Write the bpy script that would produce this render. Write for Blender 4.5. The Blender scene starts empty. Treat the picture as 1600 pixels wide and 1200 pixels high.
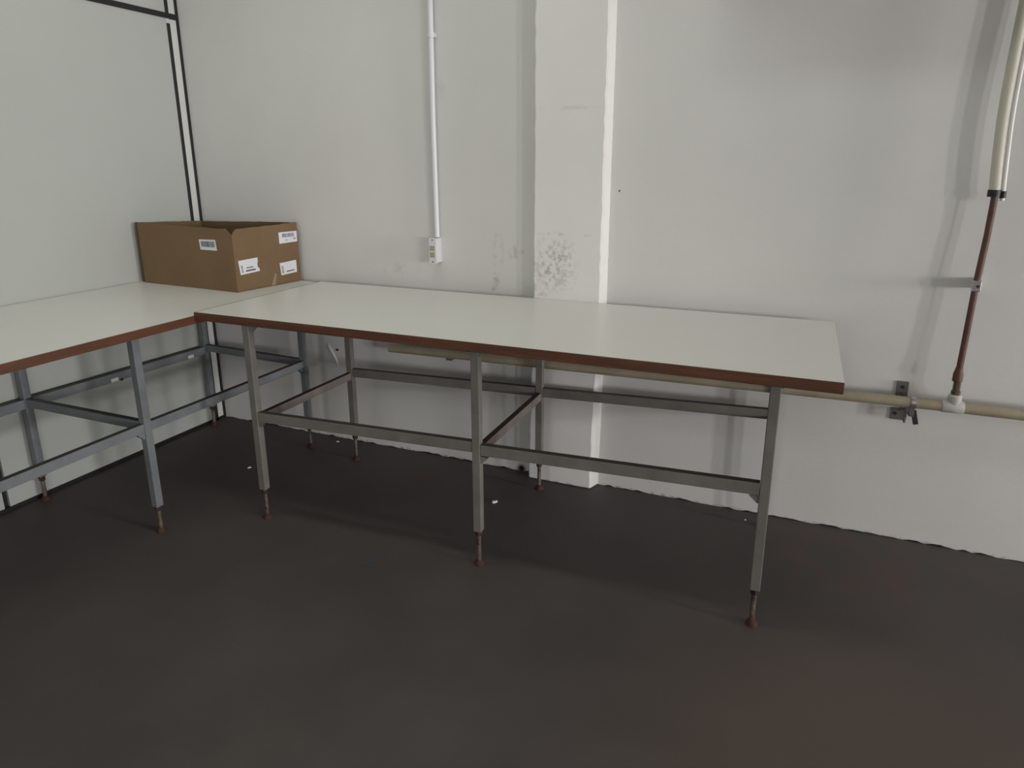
import bpy, bmesh, math, random
from mathutils import Vector, Matrix

random.seed(4)
scene = bpy.context.scene
col = scene.collection

# ------------------------------------------------------------------ camera
cam_data = bpy.data.cameras.new('camera')
cam_data.sensor_fit = 'HORIZONTAL'
cam_data.sensor_width = 36.0
cam_data.lens = 23.78
cam_data.shift_y = -0.03757
cam_data.clip_start = 0.02
cam = bpy.data.objects.new('camera', cam_data)
col.objects.link(cam)
rt = Vector((0.92069777, 0.39026752, -0.00262378))
up = Vector((-0.09962642, 0.2415227, 0.96526751))
fw = Vector((-0.37734625, 0.88845824, -0.26125037))
M = Matrix((rt, up, -fw)).transposed().to_4x4()
M.translation = Vector((2.95928, -2.73059, 1.41326))
cam.matrix_world = M
scene.camera = cam

# ------------------------------------------------------------------ world, lights, exposure
world = bpy.data.worlds.new('world')
scene.world = world
world.use_nodes = True
bgn = world.node_tree.nodes['Background']
bgn.inputs['Color'].default_value = (0.75, 0.85, 1.0, 1)
bgn.inputs['Strength'].default_value = 0.6

def area(name, loc, target, sx, sy, power, color, spread=math.pi):
    d = bpy.data.lights.new(name, 'AREA')
    d.shape = 'RECTANGLE'; d.size = sx; d.size_y = sy
    d.energy = power; d.color = color; d.spread = spread
    o = bpy.data.objects.new(name, d); col.objects.link(o)
    o.location = loc
    o.rotation_euler = (Vector(target) - Vector(loc)).to_track_quat('-Z', 'Y').to_euler()
    return o

# daylight through the openings of the right-hand wall and of the wall behind the camera, and two ceiling fittings
X1, Y1, ZC = 13.0, -9.0, 3.0      # inner faces of the right wall, the wall behind the camera and the ceiling
RIGHT_OPENINGS = [(-8.1, -7.5, 0.9, 2.2), (-6.2, -5.6, 0.9, 2.2), (-1.9, -0.9, 0.9, 2.4)]
FRONT_OPENINGS = [(0.2, 2.2, 0.3, 2.2)]
LIGHTS = [('daylight_right', (X1-0.02, -5.9, 1.55), (0, -1.2, 1.0), 0.5, 1.3, 168, (1.0, 0.985, 0.98)),
          ('daylight_right', (X1-0.02, -7.8, 1.55), (0, -1.2, 1.0), 0.5, 1.3, 162, (1.0, 0.985, 0.98)),
          ('daylight_right', (X1-0.02, -1.4, 1.65), (0, -1.4, 1.65), 1.0, 1.5, 345, (1.0, 0.975, 0.985)),
          ('daylight_front', (1.2, Y1+0.02, 1.25), (1.2, 0, 1.25), 2.0, 1.9, 29, (0.97, 1.0, 0.97)),
          ('ceiling_lamp', (1.6, -1.2, 2.97), (1.6, -1.2, 0), 2.4, 0.3, 12, (0.96, 1.0, 0.93)),
          ('ceiling_lamp', (3.0, -4.5, 2.97), (3.0, -4.5, 0), 2.4, 0.4, 14, (0.96, 1.0, 0.93))]
for name, loc, tgt, sx, sy, power, color in LIGHTS: area(name, loc, tgt, sx, sy, power, color)

scene.view_settings.view_transform = 'Standard'
scene.view_settings.look = 'None'
scene.view_settings.gamma = 1.0
scene.view_settings.use_curve_mapping = False
scene.view_settings.exposure = 0.07

# ------------------------------------------------------------------ material helpers
def srgb(r, g, b):
    f = lambda c: (c/255/12.92) if c/255 <= 0.04045 else ((c/255+0.055)/1.055)**2.4
    return (f(r), f(g), f(b), 1)

def mat(name, color, rough=0.5, metal=0.0, spec=0.5, var=0.0, vscale=6.0, color2=None, bump=0.0, bscale=60.0, rvar=0.0, stretch=None):
    m = bpy.data.materials.new(name); m.use_nodes = True
    nt = m.node_tree; N = nt.nodes; Lk = nt.links
    b = N['Principled BSDF']
    b.inputs['Base Color'].default_value = color
    b.inputs['Roughness'].default_value = rough
    b.inputs['Metallic'].default_value = metal
    b.inputs['Specular IOR Level'].default_value = spec
    tc = N.new('ShaderNodeTexCoord')
    co = tc.outputs['Object']
    if stretch:
        mp = N.new('ShaderNodeMapping'); mp.inputs['Scale'].default_value = stretch
        Lk.new(co, mp.inputs['Vector']); co = mp.outputs['Vector']
    if var > 0 or color2:
        n = N.new('ShaderNodeTexNoise'); n.inputs['Scale'].default_value = vscale
        n.inputs['Detail'].default_value = 6; n.inputs['Roughness'].default_value = 0.6
        Lk.new(co, n.inputs['Vector'])
        r = N.new('ShaderNodeValToRGB')
        r.color_ramp.elements[0].position = 0.35; r.color_ramp.elements[1].position = 0.7
        c2 = color2 if color2 else tuple(c*(1-var) for c in color[:3])+(1,)
        r.color_ramp.elements[0].color = c2; r.color_ramp.elements[1].color = color
        Lk.new(n.outputs['Fac'], r.inputs['Fac']); Lk.new(r.outputs['Color'], b.inputs['Base Color'])
        if rvar:
            mr = N.new('ShaderNodeMapRange'); mr.inputs['To Min'].default_value = rough-rvar; mr.inputs['To Max'].default_value = rough+rvar
            Lk.new(n.outputs['Fac'], mr.inputs['Value']); Lk.new(mr.outputs['Result'], b.inputs['Roughness'])
    if bump > 0:
        n2 = N.new('ShaderNodeTexNoise'); n2.inputs['Scale'].default_value = bscale
        n2.inputs['Detail'].default_value = 4
        Lk.new(co, n2.inputs['Vector'])
        bp = N.new('ShaderNodeBump'); bp.inputs['Strength'].default_value = bump; bp.inputs['Distance'].default_value = 0.01
        Lk.new(n2.outputs['Fac'], bp.inputs['Height']); Lk.new(bp.outputs['Normal'], b.inputs['Normal'])
    return m

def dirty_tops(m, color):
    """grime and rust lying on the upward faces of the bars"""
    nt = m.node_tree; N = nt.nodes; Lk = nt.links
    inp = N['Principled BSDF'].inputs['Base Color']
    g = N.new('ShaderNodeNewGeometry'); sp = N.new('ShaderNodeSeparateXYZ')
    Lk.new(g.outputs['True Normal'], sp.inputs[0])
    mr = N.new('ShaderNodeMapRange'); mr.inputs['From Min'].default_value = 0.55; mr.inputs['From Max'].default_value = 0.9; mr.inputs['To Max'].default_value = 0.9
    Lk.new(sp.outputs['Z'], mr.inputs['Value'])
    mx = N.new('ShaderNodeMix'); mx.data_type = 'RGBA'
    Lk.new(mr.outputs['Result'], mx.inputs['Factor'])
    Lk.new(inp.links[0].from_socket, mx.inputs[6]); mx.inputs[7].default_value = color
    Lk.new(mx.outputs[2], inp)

def add_spots(m, spots):
    """dirt and stains, and the dark of a hole, put into the surface colour: each spot is (centre, radii, colour, strength, noise scale)"""
    nt = m.node_tree; N = nt.nodes; Lk = nt.links
    b = N['Principled BSDF']
    inp = b.inputs['Base Color']
    tc = N.new('ShaderNodeTexCoord')
    for c, rad, colr, strength, ns in spots:
        src = inp.links[0].from_socket if inp.links else None
        mp = N.new('ShaderNodeMapping'); mp.vector_type = 'POINT'
        mp.inputs['Scale'].default_value = tuple(1/r for r in rad)
        mp.inputs['Location'].default_value = tuple(-a/r for a, r in zip(c, rad))
        Lk.new(tc.outputs['Object'], mp.inputs['Vector'])
        ln = N.new('ShaderNodeVectorMath'); ln.operation = 'LENGTH'
        Lk.new(mp.outputs['Vector'], ln.inputs[0])
        fall = N.new('ShaderNodeMapRange'); fall.inputs['From Min'].default_value = 1.0; fall.inputs['From Max'].default_value = 0.35
        Lk.new(ln.outputs['Value'], fall.inputs['Value'])
        if ns:
            no = N.new('ShaderNodeTexNoise'); no.inputs['Scale'].default_value = ns; no.inputs['Detail'].default_value = 5
            Lk.new(tc.outputs['Object'], no.inputs['Vector'])
            th = N.new('ShaderNodeMapRange'); th.inputs['From Min'].default_value = 0.47; th.inputs['From Max'].default_value = 0.66
            Lk.new(no.outputs['Fac'], th.inputs['Value'])
            mu = N.new('ShaderNodeMath'); mu.operation = 'MULTIPLY'
            Lk.new(fall.outputs['Result'], mu.inputs[0]); Lk.new(th.outputs['Result'], mu.inputs[1])
            f = mu.outputs['Value']
        else:
            f = fall.outputs['Result']
        ms = N.new('ShaderNodeMath'); ms.operation = 'MULTIPLY'; ms.inputs[1].default_value = strength
        Lk.new(f, ms.inputs[0])
        mx = N.new('ShaderNodeMix'); mx.data_type = 'RGBA'
        Lk.new(ms.outputs['Value'], mx.inputs['Factor'])
        if src: Lk.new(src, mx.inputs[6])
        else: mx.inputs[6].default_value = inp.default_value
        mx.inputs[7].default_value = colr
        Lk.new(mx.outputs[2], inp)

# ------------------------------------------------------------------ materials
M_wall = mat('painted_wall', (0.705, 0.69, 0.668, 1), 0.6, var=0.04, vscale=2.2, bump=0.06, bscale=45, spec=0.3)
M_room = mat('painted_room', (0.62, 0.61, 0.58, 1), 0.7, var=0.05, bump=0.05)
M_ceil = mat('ceiling_paint', (0.55, 0.55, 0.52, 1), 0.8, var=0.04)
M_pillar = mat('painted_pillar', (0.81, 0.79, 0.768, 1), 0.6, var=0.04, vscale=3, bump=0.06, bscale=30, spec=0.3)
M_floor = mat('painted_concrete', (0.096, 0.081, 0.078, 1), 0.6, var=0.22, vscale=2.5, bump=0.08, bscale=120, rvar=0.06, spec=0.4)
M_panel = mat('melamine_partition', (0.445, 0.458, 0.432, 1), 0.16, var=0.02, vscale=3, bump=0.012, bscale=9, spec=0.45)
M_gasket = mat('black_gasket', (0.010, 0.009, 0.010, 1), 0.5, var=0.3)
M_profile = mat('pale_profile', (0.60, 0.61, 0.58, 1), 0.35, var=0.05)
M_top = mat('cream_laminate', (0.80, 0.783, 0.738, 1), 0.33, var=0.025, vscale=3, bump=0.012, bscale=12, spec=0.5)
M_edge = mat('brown_edge_band', (0.140, 0.050, 0.020, 1), 0.5, color2=(0.078, 0.025, 0.010, 1), vscale=7, bump=0.2, bscale=60, stretch=(0.5, 0.5, 6))
M_under = mat('chipboard_underside', (0.16, 0.13, 0.10, 1), 0.8, var=0.3, vscale=40)
M_steel = mat('grey_painted_steel', (0.195, 0.186, 0.166, 1), 0.5, color2=(0.145, 0.135, 0.118, 1), vscale=9, bump=0.12, bscale=50, spec=0.35)
M_steel2 = mat('blue_grey_painted_steel', (0.20, 0.21, 0.22, 1), 0.5, color2=(0.148, 0.155, 0.162, 1), vscale=9, bump=0.12, bscale=50, spec=0.35)
M_rustbar = mat('rusty_painted_steel', (0.21, 0.185, 0.17, 1), 0.6, color2=(0.15, 0.115, 0.10, 1), vscale=14, bump=0.2, bscale=60)
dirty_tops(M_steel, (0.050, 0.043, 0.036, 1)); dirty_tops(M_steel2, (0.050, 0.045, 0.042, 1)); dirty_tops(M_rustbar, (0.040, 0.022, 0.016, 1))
M_rod = mat('bare_steel_rod', (0.22, 0.20, 0.17, 1), 0.45, metal=0.5, color2=(0.10, 0.055, 0.04, 1), vscale=30, bump=0.3, bscale=150)
M_rust = mat('rust', (0.075, 0.028, 0.020, 1), 0.85, var=0.5, vscale=40, bump=0.4, bscale=120)
M_nut = mat('dark_nut', (0.018, 0.015, 0.018, 1), 0.6, var=0.4, vscale=30)
M_card = mat('cardboard', (0.20, 0.128, 0.072, 1), 0.85, var=0.14, vscale=5, bump=0.10, bscale=40, spec=0.2)
M_cardedge = mat('cardboard_edge', (0.12, 0.075, 0.045, 1), 0.9, var=0.4, vscale=90, stretch=(1, 1, 0.1))
M_paper = mat('white_label_paper', (0.70, 0.70, 0.72, 1), 0.5, var=0.04)
M_ink = mat('grey_print', (0.16, 0.165, 0.18, 1), 0.6, var=0.1)
M_inkblue = mat('blue_grey_print', (0.20, 0.20, 0.30, 1), 0.6, var=0.1)
M_inkblack = mat('black_print', (0.03, 0.03, 0.04, 1), 0.6, var=0.1)
M_pvc = mat('white_plastic_conduit', (0.72, 0.72, 0.74, 1), 0.35, var=0.03)
M_pvc2 = mat('white_plastic_box', (0.70, 0.70, 0.70, 1), 0.4, var=0.03)
M_module = mat('yellowed_socket_plastic', (0.48, 0.47, 0.34, 1), 0.45, var=0.08)
M_pipe = mat('beige_painted_pipe', (0.40, 0.345, 0.25, 1), 0.5, color2=(0.30, 0.245, 0.165, 1), vscale=7, bump=0.15, bscale=40)
M_teep = mat('white_painted_tee', (0.55, 0.54, 0.50, 1), 0.45, var=0.12, vscale=30, bump=0.2, bscale=50)
M_copper = mat('brown_oxidised_copper', (0.130, 0.058, 0.042, 1), 0.55, metal=0.15, color2=(0.085, 0.036, 0.027, 1), vscale=16, bump=0.05)
M_brass = mat('dull_brass', (0.15, 0.095, 0.06, 1), 0.5, metal=0.4, var=0.3, vscale=30)
M_hose = mat('cream_insulating_hose', (0.60, 0.57, 0.48, 1), 0.5, var=0.06, vscale=12)
M_cable = mat('white_cable', (0.78, 0.77, 0.74, 1), 0.35, var=0.03)
M_tie = mat('black_tape', (0.008, 0.008, 0.009, 1), 0.5, var=0.3)
M_galv = mat('galvanised_steel', (0.20, 0.19, 0.185, 1), 0.45, metal=0.5, var=0.25, vscale=25)
M_zinc = mat('bright_zinc', (0.62, 0.62, 0.62, 1), 0.25, metal=0.9, var=0.1)
M_blue = mat('blue_paint', (0.05, 0.12, 0.19, 1), 0.6, var=0.3, vscale=60)
M_red = mat('red_paint', (0.17, 0.05, 0.055, 1), 0.6, var=0.3, vscale=60)
M_scrap = mat('white_scrap', (0.75, 0.75, 0.72, 1), 0.6, var=0.05)

# ------------------------------------------------------------------ geometry helpers
def link(name, bm, material, parent=None, smooth=False):
    me = bpy.data.meshes.new(name)
    bmesh.ops.recalc_face_normals(bm, faces=bm.faces[:])
    bm.to_mesh(me); bm.free()
    mats = material if isinstance(material, (list, tuple)) else [material]
    for m_ in mats: me.materials.append(m_)
    if smooth:
        for f in me.polygons: f.use_smooth = True
        try: me.set_sharp_from_angle(angle=math.radians(40))
        except Exception: pass
    o = bpy.data.objects.new(name, me); col.objects.link(o)
    if parent: o.parent = parent
    return o

def empty(name, loc):
    o = bpy.data.objects.new(name, None); o.empty_display_size = 0.1
    o.location = loc; col.objects.link(o); return o

def tag(o, label, cat, group=None):
    o['label'] = label; o['category'] = cat
    if group: o['group'] = group
    return o

def structure(o):
    o['kind'] = 'structure'; return o

def bx(bm, a, b, bevel=0.0, rot=None, pivot=None, seg=2):
    """box between corners a and b; optional z-rotation about pivot"""
    a = Vector(a); b = Vector(b)
    r = bmesh.ops.create_cube(bm, size=1.0)
    vs = r['verts']
    c = (a+b)/2; s = b-a
    for v in vs: v.co = Vector((v.co.x*s.x+c.x, v.co.y*s.y+c.y, v.co.z*s.z+c.z))
    if bevel:
        es = list({e for v in vs for e in v.link_edges})
        g = bmesh.ops.bevel(bm, geom=es, offset=bevel, segments=seg, affect='EDGES', profile=0.5)
        vs = list({v for f in g['faces'] for v in f.verts} | {v for v in vs if v.is_valid})
    if rot:
        R_ = Matrix.Rotation(rot, 3, 'Z'); pv = Vector(pivot if pivot else c)
        for v in vs: v.co = R_ @ (v.co-pv) + pv
    return vs

def bar(bm, p, q, w, h, bevel=0.002, upv=(0, 0, 1)):
    """rectangular tube from p to q, w wide (sideways) and h tall"""
    p = Vector(p); q = Vector(q); d = (q-p); L = d.length; d.normalize()
    s = d.cross(Vector(upv)).normalized(); u = s.cross(d).normalized()
    r = bmesh.ops.create_cube(bm, size=1.0); vs = r['verts']
    for v in vs: v.co = Vector((v.co.x*L, v.co.y*w, v.co.z*h))
    if bevel:
        es = list({e for v in vs for e in v.link_edges})
        g = bmesh.ops.bevel(bm, geom=es, offset=bevel, segments=2, affect='EDGES', profile=0.5)
        vs = list({v for f in g['faces'] for v in f.verts} | {v for v in vs if v.is_valid})
    Mx = Matrix((d, s, u)).transposed()
    for v in vs: v.co = Mx @ v.co + (p+q)/2
    return vs

def tube(bm, pts, radii, n=20, cap=True):
    pts = [Vector(p) for p in pts]
    if not isinstance(radii, (list, tuple)): radii = [radii]*len(pts)
    rings = []
    ref = Vector((0.31, 0.94, 0.11)).normalized()
    for i, p in enumerate(pts):
        t = (pts[min(i+1, len(pts)-1)] - pts[max(i-1, 0)]).normalized()
        s = t.cross(ref)
        if s.length < 0.05: s = t.cross(Vector((1, 0, 0)))
        s.normalize(); u = s.cross(t)
        rings.append([bm.verts.new(p + radii[i]*(math.cos(k*2*math.pi/n)*s + math.sin(k*2*math.pi/n)*u)) for k in range(n)])
    for a, b in zip(rings, rings[1:]):
        for k in range(n): bm.faces.new((a[k], a[(k+1) % n], b[(k+1) % n], b[k]))
    if cap:
        bm.faces.new(rings[0][::-1]); bm.faces.new(rings[-1])

def lathe(bm, base, prof, n=20):
    tube(bm, [(base[0], base[1], base[2]+z) for r, z in prof], [r for r, z in prof], n)

def BM(): return bmesh.new()

# ================================================================== ROOM

# floor: one slab
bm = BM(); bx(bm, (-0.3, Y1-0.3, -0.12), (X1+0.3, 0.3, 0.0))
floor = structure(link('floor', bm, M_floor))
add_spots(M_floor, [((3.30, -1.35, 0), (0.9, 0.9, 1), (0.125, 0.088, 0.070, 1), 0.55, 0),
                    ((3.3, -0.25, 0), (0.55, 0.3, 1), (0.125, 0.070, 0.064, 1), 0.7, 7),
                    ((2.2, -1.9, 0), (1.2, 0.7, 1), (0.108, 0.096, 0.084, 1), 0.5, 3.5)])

def streak(name, pts, w, material):
    bm = BM()
    prev = None
    for i, (x, y) in enumerate(pts):
        j = min(i+1, len(pts)-1); k = max(i-1, 0)
        t = Vector((pts[j][0]-pts[k][0], pts[j][1]-pts[k][1], 0)).normalized(); n = Vector((-t.y, t.x, 0))
        ww = w*(0.3+0.7*math.sin(math.pi*(i+0.5)/len(pts)))*random.uniform(0.7, 1.2)
        a = bm.verts.new(Vector((x, y, 0.0008))+n*ww); b = bm.verts.new(Vector((x, y, 0.0008))-n*ww)
        if prev: bm.faces.new((prev[0], a, b, prev[1]))
        prev = (a, b)
    return link(name, bm, material, floor)

streak('paint_streak', [(1.575, -0.955), (1.60, -0.935), (1.62, -0.915), (1.634, -0.893), (1.648, -0.878), (1.655, -0.868)], 0.0045, M_blue)
streak('paint_streak', [(1.42, -0.275), (1.45, -0.262), (1.48, -0.252), (1.51, -0.25), (1.54, -0.242)], 0.012, M_red)
for i, (x, y) in enumerate([(2.66, -1.56), (1.80, -0.66)]):
    streak('paint_streak', [(x, y), (x+0.006, y+0.014), (x+0.01, y+0.03)], 0.003, M_red)

# ceiling and the two walls behind the camera
bm = BM(); bx(bm, (-0.3, Y1-0.3, ZC), (X1+0.3, 0.3, ZC+0.12))
structure(link('ceiling', bm, M_ceil))
def wall_with_openings(bm, along, thick0, thick1, span, openings):
    """along: 'x' or 'y'; openings: (start, end, z0, z1) along the span"""
    def seg(a, b, z0, z1):
        if b-a < 1e-4 or z1-z0 < 1e-4: return
        if along == 'x': bx(bm, (a, thick0, z0), (b, thick1, z1))
        else: bx(bm, (thick0, a, z0), (thick1, b, z1))
    cur = span[0]
    for a, b, z0, z1 in sorted(openings):
        seg(cur, a, 0, ZC); seg(a, b, 0, z0); seg(a, b, z1, ZC); cur = b
    seg(cur, span[1], 0, ZC)
bm = BM(); wall_with_openings(bm, 'x', Y1-0.2, Y1, (-0.3, X1+0.2), FRONT_OPENINGS)
structure(link('wall_front', bm, M_room))
bm = BM(); wall_with_openings(bm, 'y', X1, X1+0.2, (Y1, 0.2), RIGHT_OPENINGS)
structure(link('wall_right', bm, M_room))

# unseen beam, added to shade the top of the back wall right of the pilaster
bm = BM(); bx(bm, (2.6, -0.35, 2.06), (X1, -0.001, 2.6), bevel=0.004)
structure(link('shade_beam_1', bm, M_room))

# ---- back wall, a slightly uneven plastered surface with its foot wandering above the floor
def rough_wall(name, x0, x1, y, depth, z1, material, parent=None, foot=0.004, nx=520, nz=10):
    bm = BM(); grid = []
    for i in range(nx+1):
        x = x0+(x1-x0)*i/nx; row = []
        ft = foot*(random.random()**2)*1.6
        for k in range(nz+1):
            z = ft+(z1-ft)*k/nz
            off = 0.0025*math.sin(x*2.3+1.0)*math.sin(z*1.7+0.4)+0.0015*math.sin(x*6.1+z*3.3)
            row.append(bm.verts.new((x, y+off, z)))
        grid.append(row)
    for i in range(nx):
        for k in range(nz): bm.faces.new((grid[i][k], grid[i+1][k], grid[i+1][k+1], grid[i][k+1]))
    # back faces to give it thickness
    lo0 = bm.verts.new((x0, y+depth, 0)); lo1 = bm.verts.new((x1, y+depth, 0))
    hi0 = bm.verts.new((x0, y+depth, z1)); hi1 = bm.verts.new((x1, y+depth, z1))
    bm.faces.new((lo0, hi0, hi1, lo1))
    bm.faces.new([grid[i][0] for i in range(nx+1)]+[lo1, lo0])
    bm.faces.new([grid[i][nz] for i in range(nx, -1, -1)]+[hi0, hi1])
    bm.faces.new([grid[0][k] for k in range(nz+1)][::-1]+[lo0, hi0][::1])
    bm.faces.new([grid[nx][k] for k in range(nz+1)]+[hi1, lo1])
    return link(name, bm, material, parent, smooth=True)

wall_back = structure(rough_wall('wall_back', -0.2, X1+0.2, 0.0, 0.2, ZC, M_wall, foot=0.005))
stain = srgb(128, 122, 108)
add_spots(M_wall, [((1.715, 0, 0.875), (0.034, 1, 0.075), srgb(128, 121, 108), 0.55, 28),
                   ((1.735, 0, 1.03), (0.032, 1, 0.11), srgb(146, 139, 125), 0.5, 24),
                   ((1.82, 0, 1.03), (0.05, 1, 0.04), stain, 0.45, 40),
                   ((1.22, 0, 0.93), (0.14, 1, 0.035), stain, 0.22, 16),
                   ((1.45, 0, 1.72), (0.10, 1, 0.07), stain, 0.10, 14),
                   ((2.27, 0, 1.302), (0.006, 1, 0.006), srgb(70, 62, 55), 0.9, 0),
                   ((1.848, 0, 0.012), (0.028, 1, 0.028), srgb(22, 20, 20), 1.0, 0),  # dark of the chipped hole by the pilaster foot, put into the wall colour
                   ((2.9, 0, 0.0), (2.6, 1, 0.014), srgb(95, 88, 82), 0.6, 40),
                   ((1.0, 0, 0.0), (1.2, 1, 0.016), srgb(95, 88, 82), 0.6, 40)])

# ---- pilaster on the back wall (its foot stands out a little and is chipped)
bm = BM()
PD = 0.058
rows = []
NZ = 90
for k in range(NZ+1):
    z = 0.004+(ZC-0.004)*k/NZ
    lean = -0.020*max(0, 1-z/0.85)
    j = lambda s: random.uniform(-s, s)
    xl = 1.924+lean+j(0.0022); xr = 2.221+lean+j(0.0025)
    rows.append([bm.verts.new(v) for v in ((xl-0.004, 0.01, z), (xl, -PD+0.004, z), (xl+0.006, -PD, z), ((xl+xr)/2, -PD-0.001, z), (xr-0.006, -PD, z), (xr+0.001, -PD+0.006, z), (2.236+lean*0.6, 0.01, z))])
for a, b in zip(rows, rows[1:]):
    for i in range(6): bm.faces.new((a[i], a[i+1], b[i+1], b[i]))
bm.faces.new(rows[0]); bm.faces.new(rows[-1][::-1])
pil = link('pilaster', bm, M_pillar, wall_back)
add_spots(M_pillar, [((2.02, -PD, 1.00), (0.12, 1, 0.15), srgb(128, 120, 106), 0.48, 60),
                     ((1.96, -PD, 0.93), (0.05, 1, 0.12), srgb(128, 120, 106), 0.45, 50),
                     ((2.06, -PD, 1.125), (0.13, 1, 0.010), stain, 0.45, 30),
                     ((2.05, -PD, 1.62), (0.2, 1, 0.010), stain, 0.15, 12),
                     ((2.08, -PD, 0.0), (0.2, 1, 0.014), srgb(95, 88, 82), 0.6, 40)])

# ---- bump of plaster with a hole drawn as a dark disc, low on the wall under the benches
bm = BM()
tube(bm, [(0.765, 0.004, 0.515), (0.775, 0.000, 0.50), (0.797, -0.002, 0.465), (0.816, -0.001, 0.43), (0.822, 0.004, 0.395)], [0.004, 0.010, 0.0075, 0.006, 0.003], 12)
link('plaster_ridge', bm, M_wall, wall_back, smooth=True)
bm = BM(); tube(bm, [(0.826, 0.006, 0.487), (0.826, -0.0045, 0.487)], [0.006, 0.0055], 14)
link('dark_hole', bm, M_nut, wall_back, smooth=True)

# ---- left partition: melamine panels clipped into a frame, with black gaskets
bm = BM(); bx(bm, (-0.12, Y1, 0.0), (-0.014, 0.0, ZC))
wall_left = structure(link('wall_left', bm, M_gasket))
def wpart(name, y0, y1, z0, z1, material, x0=-0.02, x1=0.0, bev=0.0012):
    bm = BM(); bx(bm, (x0, y0, z0), (x1, y1, z1), bevel=bev)
    return link(name, bm, material, wall_left)
ybars = [-0.07, -1.205, -2.40, -3.60, -4.80]
zb0, zb1 = 2.098, 2.122
# panels between the joints, below and above the black rail
prev = -0.072
for y in (-1.183, -2.36, -3.54, -4.72):
    wpart('partition_panel', y, prev, 0.016, zb0, M_panel)
    wpart('partition_panel', y, prev, zb1, ZC-0.01, M_panel)
    prev = y-0.022
wpart('corner_post', -0.054, -0.017, 0.016, zb0-0.002, M_profile, x1=0.003)
wpart('corner_post', -0.054, -0.017, zb1, ZC-0.01, M_profile, x1=0.003)
wpart('gasket_strip', -0.0715, -0.0545, 0.0, zb0-0.022, M_gasket, x0=-0.02, x1=0.004)
wpart('post_infill', -0.0715, -0.0545, zb0-0.022, zb0, M_profile, x1=0.001)
wpart('gasket_strip', -0.0715, -0.0545, zb1, ZC-0.01, M_gasket, x1=0.004)
wpart('gasket_strip', -0.0165, -0.0005, 0.0, ZC-0.01, M_gasket, x1=0.006)
wpart('black_rail', Y1, -0.017, zb0, zb1, M_gasket, x1=0.007)
wpart('floor_gasket', Y1, 0.0, 0.0, 0.015, M_gasket, x1=0.004)

# ================================================================== WORK TABLES
def foot(bm_rod, bm_nut, bm_pad, x, y, zs, lean=0.0):
    lathe(bm_rod, (x, y, 0.012), [(0.0085, 0), (0.0085, 0.03), (0.0080, 0.05), (0.0085, zs-0.0)], 14)
    lathe(bm_nut, (x, y, zs-0.022), [(0.008, 0), (0.013, 0.004), (0.013, 0.024)], 6)
    lathe(bm_pad, (x, y, 0.0), [(0.019, 0), (0.019, 0.006), (0.013, 0.014), (0.009, 0.022)], 16)

def add_leg(parent, x, y, ztop, rot, material, zs=0.130, w=0.030, dark_nut=False):
    bm = BM()
    bx(bm, (x-w/2, y-w/2, zs), (x+w/2, y+w/2, ztop), bevel=0.0025, rot=rot, pivot=(x, y, 0))
    leg = link('leg', bm, material, parent)
    a, b, c = BM(), BM(), BM()
    foot(a, b, c, x, y, zs)
    link('threaded_rod', a, M_rod, leg, smooth=True)
    link('lock_nut', b, M_nut if dark_nut else M_rust, leg)
    link('foot_pad', c, M_rust, leg, smooth=True)
    return leg

def add_angle_bracket(parent, x, y, z, dirv, rot, material):
    """small steel lug fixing the top to a leg, or carrying a rail end"""
    bm = BM(); d = Vector(dirv)
    p = Vector((x, y, z))
    s = Vector((-d.y, d.x, 0))
    vs = []
    pts = [(0, 0), (0.028, 0), (0.028, -0.004), (0.004, -0.026), (0, -0.026)]
    for sgn in (-1, 1):
        vs.append([bm.verts.new(p + d*a + s*0.010*sgn + Vector((0, 0, b))) for a, b in pts])
    n = len(pts)
    bm.faces.new(vs[0]); bm.faces.new(vs[1][::-1])
    for i in range(n): bm.faces.new((vs[0][i], vs[0][(i+1) % n], vs[1][(i+1) % n], vs[1][i]))
    return link('angle_lug', bm, material, parent)

def slab(bm, corners, th, bevel=0.0015):
    top = [bm.verts.new(c) for c in corners]
    bot = [bm.verts.new((c[0], c[1], c[2]-th)) for c in corners]
    bm.faces.new(top); bm.faces.new(bot[::-1])
    n = len(corners)
    for i in range(n): bm.faces.new((top[i], bot[i], bot[(i+1) % n], top[(i+1) % n]))

# ---- long table along the back wall
TX0, TX1, TY0, TY1, TZ, TH = 0.797, 3.104, -0.831, -0.0625, 0.850, 0.031
t1 = empty('work_table', (0, 0, 0))
tag(t1, 'long cream-topped work table on grey steel legs along the back wall', 'table', 'work tables')
EB = 0.004
bm = BM(); bx(bm, (TX0+EB, TY0+EB, TZ-TH), (TX1-0.0006, TY1, TZ), bevel=0.0006)
top1 = link('tabletop', bm, M_top, t1)
bm = BM(); bx(bm, (TX0-0.0005, TY0, TZ-TH-0.001), (TX1, TY0+EB, TZ+0.0003), bevel=0.0012); link('edge_band', bm, M_edge, top1)
bm = BM(); bx(bm, (TX0, TY0+EB, TZ-TH-0.001), (TX0+EB, TY1, TZ+0.0002), bevel=0.0008); link('edge_band', bm, M_edge, top1)
bm = BM(); bx(bm, (TX1-EB, TY0+EB, TZ-TH-0.001), (TX1, TY1, TZ-0.0012), bevel=0.0004); link('edge_band', bm, M_edge, top1)
bm = BM(); bx(bm, (TX0+0.01, TY0+0.01, TZ-TH-0.0015), (TX1-0.01, TY1-0.005, TZ-TH+0.0005)); link('underside', bm, M_under, top1)

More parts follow.
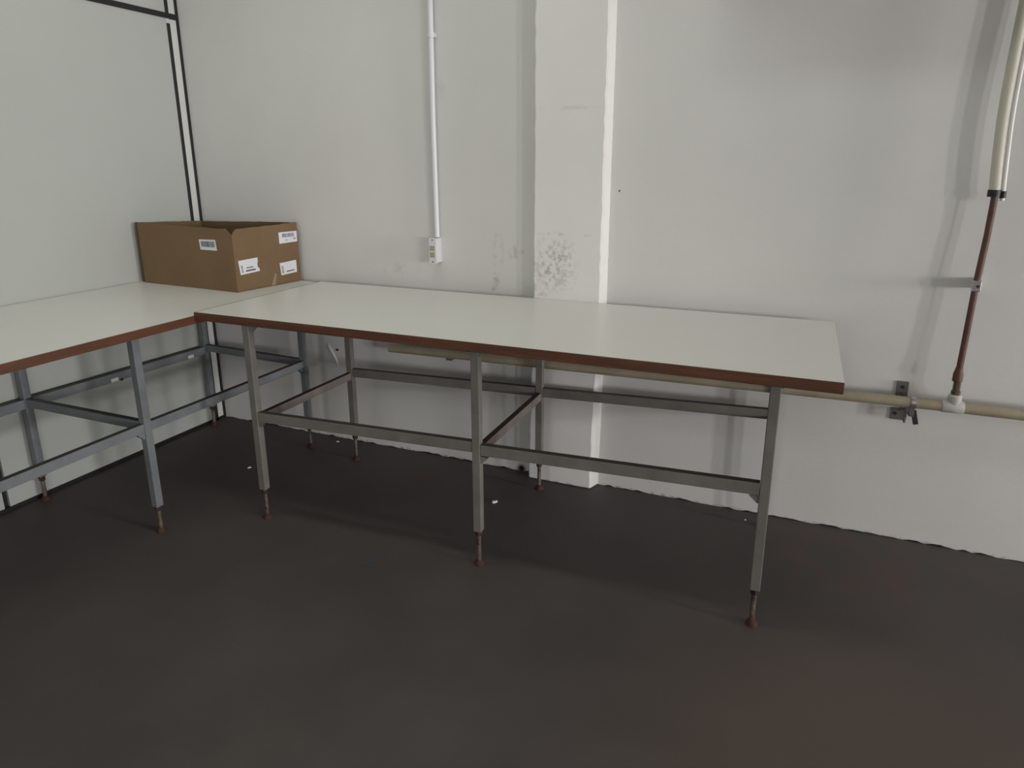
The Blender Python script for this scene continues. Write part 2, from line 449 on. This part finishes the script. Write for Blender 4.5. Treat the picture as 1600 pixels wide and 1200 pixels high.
fl = [(1.046, -0.812), (1.998, -0.777), (2.936, -0.745)]
bl = [(1.049, -0.198), (1.990, -0.143), (2.928, -0.105)]
ra = math.atan2(0.067, 1.890)
zt = TZ-TH-0.0015
for i, (x, y) in enumerate(fl): add_leg(t1, x, y, zt, ra, M_steel, zs=(0.131, 0.137, 0.130)[i], dark_nut=(i == 2))
for x, y in bl: add_leg(t1, x, y, zt, ra, M_steel)
dx = Vector((math.cos(ra), math.sin(ra), 0)); dy = Vector((-math.sin(ra), math.cos(ra), 0))
def rail(name, parent, a, b, material, z, gap=0.0155, w=0.026, h=0.040):
    a = Vector((*a, z)) if len(a) == 2 else Vector(a); b = Vector((*b, z)) if len(b) == 2 else Vector(b)
    d = (b-a).normalized()
    bm = BM(); bar(bm, a+d*gap, b-d*gap, w, h); return link(name, bm, material, parent)
zr = (0.449, 0.460, 0.452, 0.470)
rail('front_rail', t1, (*fl[0], 0.447), (*fl[1], 0.463), M_steel, 0)
rail('front_rail', t1, (*fl[1], 0.454), (*fl[2], 0.472), M_steel, 0)
rail('back_rail', t1, (*bl[0], 0.452), (*bl[1], 0.461), M_steel, 0)
rail('back_rail', t1, (*bl[1], 0.460), (*bl[2], 0.482), M_steel, 0)
for f, b, zz in zip(fl, bl, (0.436, 0.443, 0.46)): rail('cross_rail', t1, f, b, M_rustbar, zz, w=0.024, h=0.034)
for (x, y) in fl:
    for s in (-1, 1):
        if s == -1 and x < 2.5 or s == 1 and x > 2.9: continue
        add_angle_bracket(t1, x+s*0.0155, y, 0.431 if x < 2.5 else 0.450, dx*s, ra, M_steel)
for (x, y) in bl:
    for s in (-1, 1):
        add_angle_bracket(t1, x+s*0.0155, y, zt-0.0005, dx*s, ra, M_nut)
for (x, y) in fl: add_angle_bracket(t1, x+0.0155, y, zt-0.0005, dx, ra, M_steel)

# ---- table along the left partition (its top dips a little towards the room)
ZA, ZB = 0.856, 0.8345           # height at the partition and at the room side
LX0, LX1, LY0, LY1 = 0.008, 0.7966, -2.36, -0.022
zl = lambda x: ZA+(ZB-ZA)*(x-LX0)/(LX1-LX0)
t2 = empty('work_table', (0, 0, 0))
tag(t2, 'cream-topped work table against the left black-jointed partition, carrying the cardboard box', 'table', 'work tables')
bm = BM(); slab(bm, [(LX0, LY0, ZA), (LX1-EB, LY0, zl(LX1-EB)), (LX1-EB, LY1, zl(LX1-EB)), (LX0, LY1, ZA)], TH)
top2 = link('tabletop', bm, M_top, t2)
bm = BM(); slab(bm, [(LX1-EB, LY0, ZB+0.0003), (LX1, LY0, ZB+0.0003), (LX1, LY1, ZB+0.0003), (LX1-EB, LY1, ZB+0.0003)], TH+0.001); link('edge_band', bm, M_edge, top2)
bm = BM(); slab(bm, [(LX0+0.01, LY0+0.01, zl(LX0)-TH+0.0005), (LX1-0.01, LY0+0.01, zl(LX1)-TH+0.0008), (LX1-0.01, LY1-0.005, zl(LX1)-TH+0.0008), (LX0+0.01, LY1-0.005, zl(LX0)-TH+0.0005)], 0.002); link('underside', bm, M_under, top2)
lf = [(0.738, -0.158), (0.735, -1.062), (0.735, -2.01)]
lb = [(0.045, -0.125), (0.045, -1.066), (0.045, -2.01)]
for x, y in lf: add_leg(t2, x, y, zl(x)-TH-0.002, 0, M_steel2, zs=0.113)
for x, y in lb: add_leg(t2, x, y, zl(x)-TH-0.002, 0, M_steel2, zs=0.113)
for a, b, za, zb_ in ((lf[0], lf[1], 0.448, 0.447), (lf[1], lf[2], 0.447, 0.440)): rail('front_rail', t2, (*a, za), (*b, zb_), M_steel2, 0, h=0.036)
for a, b, za, zb_ in ((lb[0], lb[1], 0.437, 0.447), (lb[1], lb[2], 0.447, 0.447)): rail('back_rail', t2, (*a, za), (*b, zb_), M_steel2, 0, h=0.042)
for f, b in zip(lf, lb): rail('cross_rail', t2, f, b, M_steel2, 0.452, h=0.036)
for i, (y, z) in enumerate(((-0.235, 0.428), (-0.675, 0.432))):  # small white plates on the back rail
    bm = BM(); bx(bm, (0.0575, y-0.018, z-0.008), (0.0605, y+0.018, z+0.009), bevel=0.001)
    link('white_tab', bm, M_scrap, t2)
bm = BM(); tube(bm, [(0.05, -0.64, 0.425), (0.062, -0.64, 0.425)], 0.007, 10); link('bolt_head', bm, M_nut, t2)
for x, y in lb[:2]:
    add_angle_bracket(t2, x+0.0155, y, zl(x)-TH-0.003, (1, 0, 0), 0, M_steel2)
for x, y in lf:
    add_angle_bracket(t2, x, y-0.0155, 0.428, (0, -1, 0), 0, M_steel2)

# ================================================================== CARDBOARD BOX
def zbox(x): return zl(x)+0.0006
A = Vector((0.606, -0.405, 0)); L = Vector((0.020, -0.425, 0)); Bk = Vector((0.030, -0.034, 0)); Rr = Vector((0.650, -0.022, 0))
BH = 0.290; WT = 0.006
box = empty('cardboard_box', (0.3, -0.22, zl(0.3)))
tag(box, 'open-topped brown cardboard box with white labels in the corner on the tables', 'box')
bpy.context.view_layer.update()
def bpart(name, bm, m, parent=box):
    o = link(name, bm, m, parent)
    if parent == box: o.matrix_parent_inverse = Matrix.Translation(-Vector(box.location))
    return o
def wallpanel(name, P, Q, hp, hq, inward, notchP=0.0, notchQ=0.0, waver=0.0015, n=14):
    """corrugated side between P and Q; the top corner at P or Q can be torn down"""
    bm = BM(); P = Vector(P); Q = Vector(Q)
    d = (Q-P).normalized(); inn = Vector((-d.y, d.x, 0))
    if inn.dot(Vector((0.32, -0.22, 0))-P) < 0: inn = -inn
    cols = []
    ts = sorted(set([i/n for i in range(n+1)]+[0.012, 0.03, 0.97, 0.988]))
    for t in ts:
        c = P.lerp(Q, t); zb = zbox(c.x)
        zt_ = zb+BH+hp*(1-t)+hq*t+random.uniform(-waver, waver)
        if notchP: zt_ -= notchP*max(0, 1-t/0.05)
        if notchQ: zt_ -= notchQ*max(0, 1-(1-t)/0.06)
        bow = 0.003*math.sin(math.pi*t)
        ring = []
        for off in (0, WT):
            q = c+inn*(off-bow*0)
            ring += [bm.verts.new((q.x, q.y, zb)), bm.verts.new((q.x-inn.x*bow, q.y-inn.y*bow, (zb+zt_)/2)), bm.verts.new((q.x, q.y, zt_))]
        cols.append(ring)
    for a, b in zip(cols, cols[1:]):
        o0, o1, o2, i0, i1, i2 = range(6)
        for (u, v) in ((o0, o1), (o1, o2), (o2, i2), (i2, i1), (i1, i0), (i0, o0)):
            bm.faces.new((a[u], b[u], b[v], a[v]))
    for e in (cols[0], cols[-1]): bm.faces.new((e[0], e[1], e[2], e[5], e[4], e[3]))
    return bpart(name, bm, M_card)
crease = L + (A-L)*0.045 + Vector((0, -0.006, 0))
wallpanel('side_panel', crease, A, -0.004, -0.004, None, notchQ=0.032)
wallpanel('side_panel', A, Rr, -0.004, 0.0, None, notchP=0.030)
wallpanel('side_panel', Rr+Vector((-0.007, 0.0, 0)), Bk, 0.0, -0.026, None)
wallpanel('side_panel', Bk, L+Vector((0, 0.004, 0)), -0.026, -0.006, None)
# the folded strip of raw corrugated edge at the left corner
bm = BM()
za, zc_ = zbox(L.x), zbox(crease.x)
v = [bm.verts.new(p) for p in ((L.x, L.y+0.010, za), (crease.x, crease.y+0.0004, zc_), (crease.x, crease.y+0.0004, zc_+BH-0.004), (L.x-0.003, L.y+0.010, za+BH-0.004),
                               (L.x+0.004, L.y+0.018, za), (crease.x, crease.y+0.006, zc_), (crease.x, crease.y+0.006, zc_+BH-0.004), (L.x+0.001, L.y+0.018, za+BH-0.004))]
for f in ((0, 1, 2, 3), (7, 6, 5, 4), (0, 4, 5, 1), (1, 5, 6, 2), (2, 6, 7, 3), (3, 7, 4, 0)): bm.faces.new([v[i] for i in f])
bpart('folded_edge', bm, M_cardedge)
bm = BM(); slab(bm, [(p.x, p.y, zbox(p.x)+0.006) for p in (L+Vector((0.008, 0.012, 0)), A+Vector((-0.008, 0.008, 0)), Rr+Vector((-0.008, -0.008, 0)), Bk+Vector((0.008, -0.008, 0)))], 0.005)
bpart('box_floor', bm, M_card)

def on_face(P, Q):
    d = (Q-P).normalized(); n = Vector((d.y, -d.x, 0))
    def f(s, z, out=0.0):       # s metres along from P, z height, out metres off the face
        c = P+d*s; t = s/(Q-P).length
        zz = (z-zbox(c.x))/BH
        bow = 0.003*math.sin(math.pi*t)*(1-abs(2*zz-1))
        return c+n*(out+bow)+Vector((0, 0, z))
    return f
def quad_plate(bm, f, corners, o0, o1):
    a = [bm.verts.new(f(s, z, o0)) for s, z in corners]; b = [bm.verts.new(f(s, z, o1)) for s, z in corners]
    bm.faces.new(b); bm.faces.new(a[::-1])
    for i in range(len(corners)): bm.faces.new((a[i], a[(i+1) % len(corners)], b[(i+1) % len(corners)], b[i]))
def label(f, corners, prints, torn=False):
    """corners: bottom-left, bottom-right, top-right, top-left in (s, z); prints: (material, u0, v0, u1, v1, bars)"""
    bm = BM()
    BLc, BRc, TRc, TLc = [Vector((*c, 0)) for c in corners]
    uv = lambda u, v: (BLc*(1-u)+BRc*u)*(1-v)+(TLc*(1-u)+TRc*u)*v
    poly = [uv(0, 0), uv(1, 0), uv(1, 1), uv(0, 1)]
    if torn: poly = [uv(0, 0), uv(1.04, 0.02), uv(1.03, 0.22), uv(0.95, 0.34), uv(0.96, 0.62), uv(1.0, 0.72), uv(1, 1), uv(0, 1)]
    quad_plate(bm, f, [(p.x, p.y) for p in poly], -0.0004, 0.0012)
    lab = bpart('paper_label', bm, M_paper)
    for name, m_, u0, v0, u1, v1, bars, horiz in prints:
        bm = BM()
        t = 0.0
        if bars:
            for k in range(bars):
                a = (k+random.uniform(0.0, 0.12))/bars; b = (k+random.uniform(0.55, 0.95))/bars
                if horiz: c = [uv(u0, v0+(v1-v0)*a), uv(u1, v0+(v1-v0)*a), uv(u1, v0+(v1-v0)*b), uv(u0, v0+(v1-v0)*b)]
                else: c = [uv(u0+(u1-u0)*a, v0), uv(u0+(u1-u0)*b, v0), uv(u0+(u1-u0)*b, v1), uv(u0+(u1-u0)*a, v1)]
                quad_plate(bm, f, [(p.x, p.y) for p in c], 0.0010, 0.0016)
        else:
            c = [uv(u0, v0), uv(u1, v0), uv(u1, v1), uv(u0, v1)]
            quad_plate(bm, f, [(p.x, p.y) for p in c], 0.0010, 0.0016)
        o = link(name, bm, m_, lab)
    return lab
fF = on_face(crease, A); fR = on_face(A, Rr)
s0 = lambda x: (x-crease.x)
label(fF, [(s0(0.420), 1.030), (s0(0.514), 1.028), (s0(0.509), 1.077), (s0(0.415), 1.076)],
      [('barcode', M_ink, 0.10, 0.30, 0.92, 0.84, 15, False)])
sr = lambda y: (y-A.y)*1.006-0.006
label(fR, [(sr(-0.136), 1.036), (sr(-0.022), 1.037), (sr(-0.022), 1.089), (sr(-0.136), 1.090)],
      [('barcode', M_inkblue, 0.18, 0.52, 0.84, 0.86, 16, False), ('small_print', M_inkblue, 0.34, 0.20, 0.46, 0.34, 3, True), ('small_print', M_inkblue, 0.78, 0.24, 0.92, 0.42, 3, True)])
label(fR, [(sr(-0.374), 0.917), (sr(-0.270), 0.921), (sr(-0.275), 0.987), (sr(-0.381), 0.983)],
      [('barcode', M_inkblue, 0.08, 0.14, 0.17, 0.66, 10, True), ('printed_line', M_inkblack, 0.30, 0.16, 0.82, 0.25, 0, True), ('small_print', M_ink, 0.36, 0.36, 0.72, 0.46, 3, True)], torn=True)
label(fR, [(sr(-0.140), 0.883), (sr(-0.040), 0.887), (sr(-0.040), 0.947), (sr(-0.146), 0.943)],
      [('barcode', M_inkblue, 0.07, 0.14, 0.19, 0.72, 10, True), ('printed_line', M_inkblack, 0.34, 0.18, 0.84, 0.26, 0, True)])
bm = BM(); quad_plate(bm, fR, [(sr(-0.205), zbox(0.63)+0.002), (sr(-0.180), zbox(0.63)+0.002), (sr(-0.168), 0.895), (sr(-0.180), 0.900)], -0.0004, 0.0012)
bpart('tape_strip', bm, mat('clear_packing_tape', (0.30, 0.22, 0.15, 1), 0.2, var=0.1))

# ================================================================== CONDUIT AND SOCKET
con = empty('electrical_conduit', (1.438, -0.016, 1.085))
tag(con, 'white vertical cable conduit clipped to the back wall, left of the pilaster', 'conduit')
def kid(name, bm, m, par, smooth=False):
    o = link(name, bm, m, par, smooth)
    w = Vector(par.location)
    o.matrix_parent_inverse = Matrix.Translation(-w)
    return o
bm = BM()
cpts = [(1.4395, -0.017, 1.0865), (1.4385, -0.016, 1.10), (1.437, -0.0155, 1.3), (1.4355, -0.015, 1.61), (1.438, -0.0155, 1.93), (1.441, -0.016, 2.2), (1.441, -0.016, ZC)]
tube(bm, cpts, [0.0125]*7, 20); kid('conduit_pipe', bm, M_pvc, con, True)
bm = BM(); tube(bm, [(1.438, -0.0155, 1.922), (1.438, -0.0155, 1.942)], 0.0158, 20)
bx(bm, (1.420, -0.008, 1.923), (1.456, 0.003, 1.941), bevel=0.002); kid('conduit_clip', bm, M_pvc, con, True)

sk = empty('socket_outlet', (1.434, -0.024, 1.03))
tag(sk, 'small white surface-mounted double socket at the lower end of the wall conduit', 'socket')
bm = BM(); bx(bm, (1.4165, -0.048, 0.974), (1.4535, 0.003, 1.085), bevel=0.003); kid('back_box', bm, M_pvc2, sk)
bm = BM(); bx(bm, (1.4135, -0.0525, 0.970), (1.4525, -0.0475, 1.0855), bevel=0.0018); kid('face_plate', bm, M_pvc2, sk)
for z in (1.010, 1.040):
    bm = BM(); bx(bm, (1.4195, -0.0545, z-0.012), (1.4455, -0.0522, z+0.012), bevel=0.001)
    md = kid('socket_module', bm, M_module, sk)
    bm = BM()
    for dz in (-0.005, 0.005):
        for ddx in (-0.006, 0.006): bx(bm, (1.4325+ddx-0.0035, -0.0550, z+dz-0.0022), (1.4325+ddx+0.0035, -0.0544, z+dz+0.0022))
    link('socket_slots', bm, mat('grey_slot', (0.22, 0.21, 0.15, 1), 0.6, var=0.1) if 'grey_slot' not in bpy.data.materials else bpy.data.materials['grey_slot'], md)
for z in (0.979, 1.077):
    bm = BM(); tube(bm, [(1.433, -0.0522, z), (1.433, -0.0535, z)], 0.0032, 10); kid('screw', bm, M_nut, sk)

# ================================================================== PIPES AT THE RIGHT
pz = lambda x: 0.5725+(x-2.4)*0.0125
PY = -0.085
hp = empty('wall_pipe', (3.0, PY, pz(3.0)))
tag(hp, 'horizontal beige painted pipe running along the wall behind the long table', 'pipe')
bm = BM(); tube(bm, [(1.2, PY, pz(1.2)), (2.0, PY, pz(2.0)), (3.0, PY, pz(3.0)), (3.45, PY, pz(3.45)), (X1, PY, pz(4.2))], 0.0195, 24)
kid('pipe', bm, M_pipe, hp, True)
bm = BM(); tube(bm, [(3.472, PY, pz(3.472)), (3.475, PY, pz(3.475)), (3.535, PY, pz(3.535)), (3.538, PY, pz(3.538))], [0.021, 0.0225, 0.0225, 0.021], 24)
lathe(bm, (3.507, PY, pz(3.507)), [(0.017, 0), (0.020, 0.018), (0.0215, 0.024), (0.0215, 0.040), (0.016, 0.046)], 20)
kid('tee_joint', bm, M_teep, hp, True)
for x in (1.52, 4.6):
    bm = BM(); bx(bm, (x-0.015, PY-0.004, pz(x)-0.030), (x+0.015, 0.004, pz(x)-0.0185), bevel=0.002); kid('pipe_support', bm, M_galv, hp)

zt0 = pz(3.507)+0.0465
rp = empty('riser_pipe', (3.507, PY, zt0))
tag(rp, 'slim brown copper pipe rising up the wall from the beige pipe', 'pipe')
bm = BM()
rpts = [(3.505, PY+0.001, 0.69), (3.508, -0.080, 0.80), (3.513, -0.072, 1.02), (3.521, -0.066, 1.18), (3.523, -0.062, 1.30), (3.520, -0.060, 1.318)]
tube(bm, rpts, 0.0102, 18); kid('copper_tube', bm, M_copper, rp, True)
bm = BM(); lathe(bm, (3.505, PY, zt0+0.045), [(0.0115, 0), (0.0155, 0.003), (0.0155, 0.028), (0.0125, 0.040), (0.0108, 0.050)], 20); kid('solder_socket', bm, M_copper, rp, True)
bm = BM(); lathe(bm, (3.507, PY, zt0), [(0.0145, 0), (0.0145, 0.012), (0.0115, 0.014), (0.0115, 0.046)], 8); kid('adapter', bm, M_brass, rp, False)
# saddle clip on the riser
cx_, cy_, cz_ = 3.5135, -0.0715, 1.012
bm = BM(); tube(bm, [(cx_, cy_, cz_-0.018), (cx_, cy_, cz_+0.018)], 0.0125, 18)
bx(bm, (cx_-0.012, cy_-0.0165, cz_-0.018), (cx_+0.012, cy_-0.011, cz_+0.018), bevel=0.002)
bx(bm, (cx_+0.010, cy_-0.006, cz_-0.018), (cx_+0.014, 0.003, cz_+0.018), bevel=0.001)
clip = kid('saddle_clip', bm, M_zinc, rp)
bm = BM(); tube(bm, [(cx_+0.002, cy_-0.0160, cz_), (cx_+0.002, cy_-0.0190, cz_)], 0.0045, 10); link('screw', bm, M_nut, clip)

# hose and cable above the black tape
hs = empty('insulated_hose', (3.520, -0.058, 1.319))
tag(hs, 'thick cream hose running up the wall above the brown pipe', 'hose')
bm = BM()
def spline(pts, n=6):
    out = []
    P = [Vector(p) for p in pts]
    for i in range(len(P)-1):
        p0, p1, p2, p3 = P[max(i-1, 0)], P[i], P[i+1], P[min(i+2, len(P)-1)]
        for k in range(n):
            t = k/n
            out.append(0.5*((2*p1)+(p2-p0)*t+(2*p0-5*p1+4*p2-p3)*t*t+(3*p1-p0-3*p2+p3)*t**3))
    return out+[P[-1]]
tube(bm, spline([(3.520, -0.060, 1.3195), (3.513, -0.060, 1.42), (3.508, -0.058, 1.54), (3.508, -0.056, 1.66), (3.513, -0.052, 1.86), (3.520, -0.05, 2.1), (3.525, -0.05, 2.5), (3.525, -0.05, ZC)]), 0.0160, 20)
kid('hose_body', bm, M_hose, hs, True)
cb = empty('white_cable', (3.547, -0.055, 1.315))
tag(cb, 'thin white cable beside the cream hose at the right edge', 'cable')
bm = BM()
tube(bm, spline([(3.5455, -0.058, 1.29), (3.5385, -0.058, 1.42), (3.5335, -0.056, 1.54), (3.5335, -0.054, 1.66), (3.5385, -0.050, 1.86), (3.5455, -0.05, 2.1), (3.5505, -0.05, 2.5), (3.5505, -0.05, ZC)]), 0.0068, 14)
kid('cable_sheath', bm, M_cable, cb, True)
bm = BM()
tube(bm, [(3.520, -0.060, 1.302), (3.520, -0.060, 1.324)], 0.0185, 20)
tube(bm, [(3.5452, -0.058, 1.298), (3.5445, -0.058, 1.320)], 0.0092, 16)
tag(link('black_tape', bm, M_tie, None, True), 'band of black tape where the cream hose meets the brown pipe', 'tape')

# bracket carrying the beige pipe
br = empty('pipe_bracket', (3.372, -0.004, 0.56))
tag(br, 'grey steel wall bracket with clamp holding the beige pipe right of the long table', 'bracket')
bm = BM(); bx(bm, (3.338, -0.008, 0.582), (3.376, 0.003, 0.636), bevel=0.0012); up_ = kid('wall_plate', bm, M_galv, br)
bm = BM(); tube(bm, [(3.357, -0.007, 0.616), (3.357, -0.011, 0.616)], 0.006, 12); link('screw', bm, M_nut, up_)
bm = BM(); bx(bm, (3.330, -0.008, 0.488), (3.378, 0.003, 0.532), bevel=0.0012); lo_ = kid('wall_plate', bm, M_galv, br)
bm = BM(); tube(bm, [(3.345, -0.007, 0.512), (3.345, -0.011, 0.512)], 0.006, 12); link('screw', bm, M_nut, lo_)
bm = BM(); bx(bm, (3.358, -0.012, 0.525), (3.376, -0.004, 0.595), bevel=0.001); kid('strap', bm, M_galv, br)
bm = BM(); tube(bm, [(3.372, PY, pz(3.372)-0.0208), (3.372, PY, pz(3.372)-0.0208)], 0.001, 6, cap=False); bm.free()
bm = BM()
n = 24
for s in (-0.011, 0.011):
    pass
ring = []
for k in range(n+1):
    a = k*2*math.pi/n
    ring.append((a, math.cos(a), math.sin(a)))
xc = 3.385; zc2 = pz(xc)
rr = []
for a, c_, s_ in ring[:-1]:
    rr.append([bm.verts.new((xc+dx_, PY+r*c_, zc2+r*s_)) for dx_, r in ((-0.008, 0.0200), (0.008, 0.0200), (0.008, 0.0222), (-0.008, 0.0222))])
for k in range(n):
    a, b = rr[k], rr[(k+1) % n]
    for i in range(4): bm.faces.new((a[i], a[(i+1) % 4], b[(i+1) % 4], b[i]))
kid('clamp_band', bm, M_zinc, br, True)
bm = BM()
bx(bm, (3.377, PY-0.004, zc2-0.052), (3.393, 0.0, zc2-0.047), bevel=0.001)          # arm below the pipe
bx(bm, (3.377, PY-0.004, zc2-0.050), (3.393, PY+0.004, zc2-0.0205), bevel=0.001)
kid('arm', bm, M_galv, br)
bm = BM(); bar(bm, (3.371, PY+0.012, zc2-0.036), (3.367, PY+0.010, zc2-0.080), 0.024, 0.006, 0.001, upv=(1, 0, 0)); kid('clamp_jaw', bm, M_galv, br)
bm = BM(); bar(bm, (3.391, PY+0.004, zc2-0.030), (3.404, PY+0.002, zc2-0.080), 0.012, 0.017, 0.002, upv=(1, 0, 0)); kid('clamp_jaw', bm, M_nut, br)

# ================================================================== SCRAPS ON THE FLOOR
def scrap(x, y, s, rz, label_):
    bm = BM()
    pts = [(-1, -0.45), (0.2, -0.6), (1.0, -0.2), (0.8, 0.5), (-0.3, 0.55), (-1.05, 0.2)]
    lo = [bm.verts.new((a*s, b*s, 0.0002)) for a, b in pts]
    hi = [bm.verts.new((a*s*0.9, b*s*0.85, s*random.uniform(0.35, 0.7))) for a, b in pts]
    bm.faces.new(lo[::-1]); bm.faces.new(hi)
    for i in range(6): bm.faces.new((lo[i], lo[(i+1) % 6], hi[(i+1) % 6], hi[i]))
    o = link('paper_scrap', bm, M_scrap); o.location = (x, y, 0.0003); o.rotation_euler = (0, 0, rz)
    tag(o, label_, 'scrap', 'white scraps on the floor')
scrap(1.859, -0.334, 0.0125, 0.9, 'largest white scrap on the floor, right of the middle front leg')
scrap(0.630, -0.477, 0.0085, 1.0, 'small white scrap on the floor left of the first front leg')
scrap(0.828, -0.055, 0.0090, 0.1, 'white scrap on the floor against the wall between the back legs')
scrap(2.865, -0.075, 0.0060, 1.4, 'tiny white scrap by the wall beside the right-hand front leg')
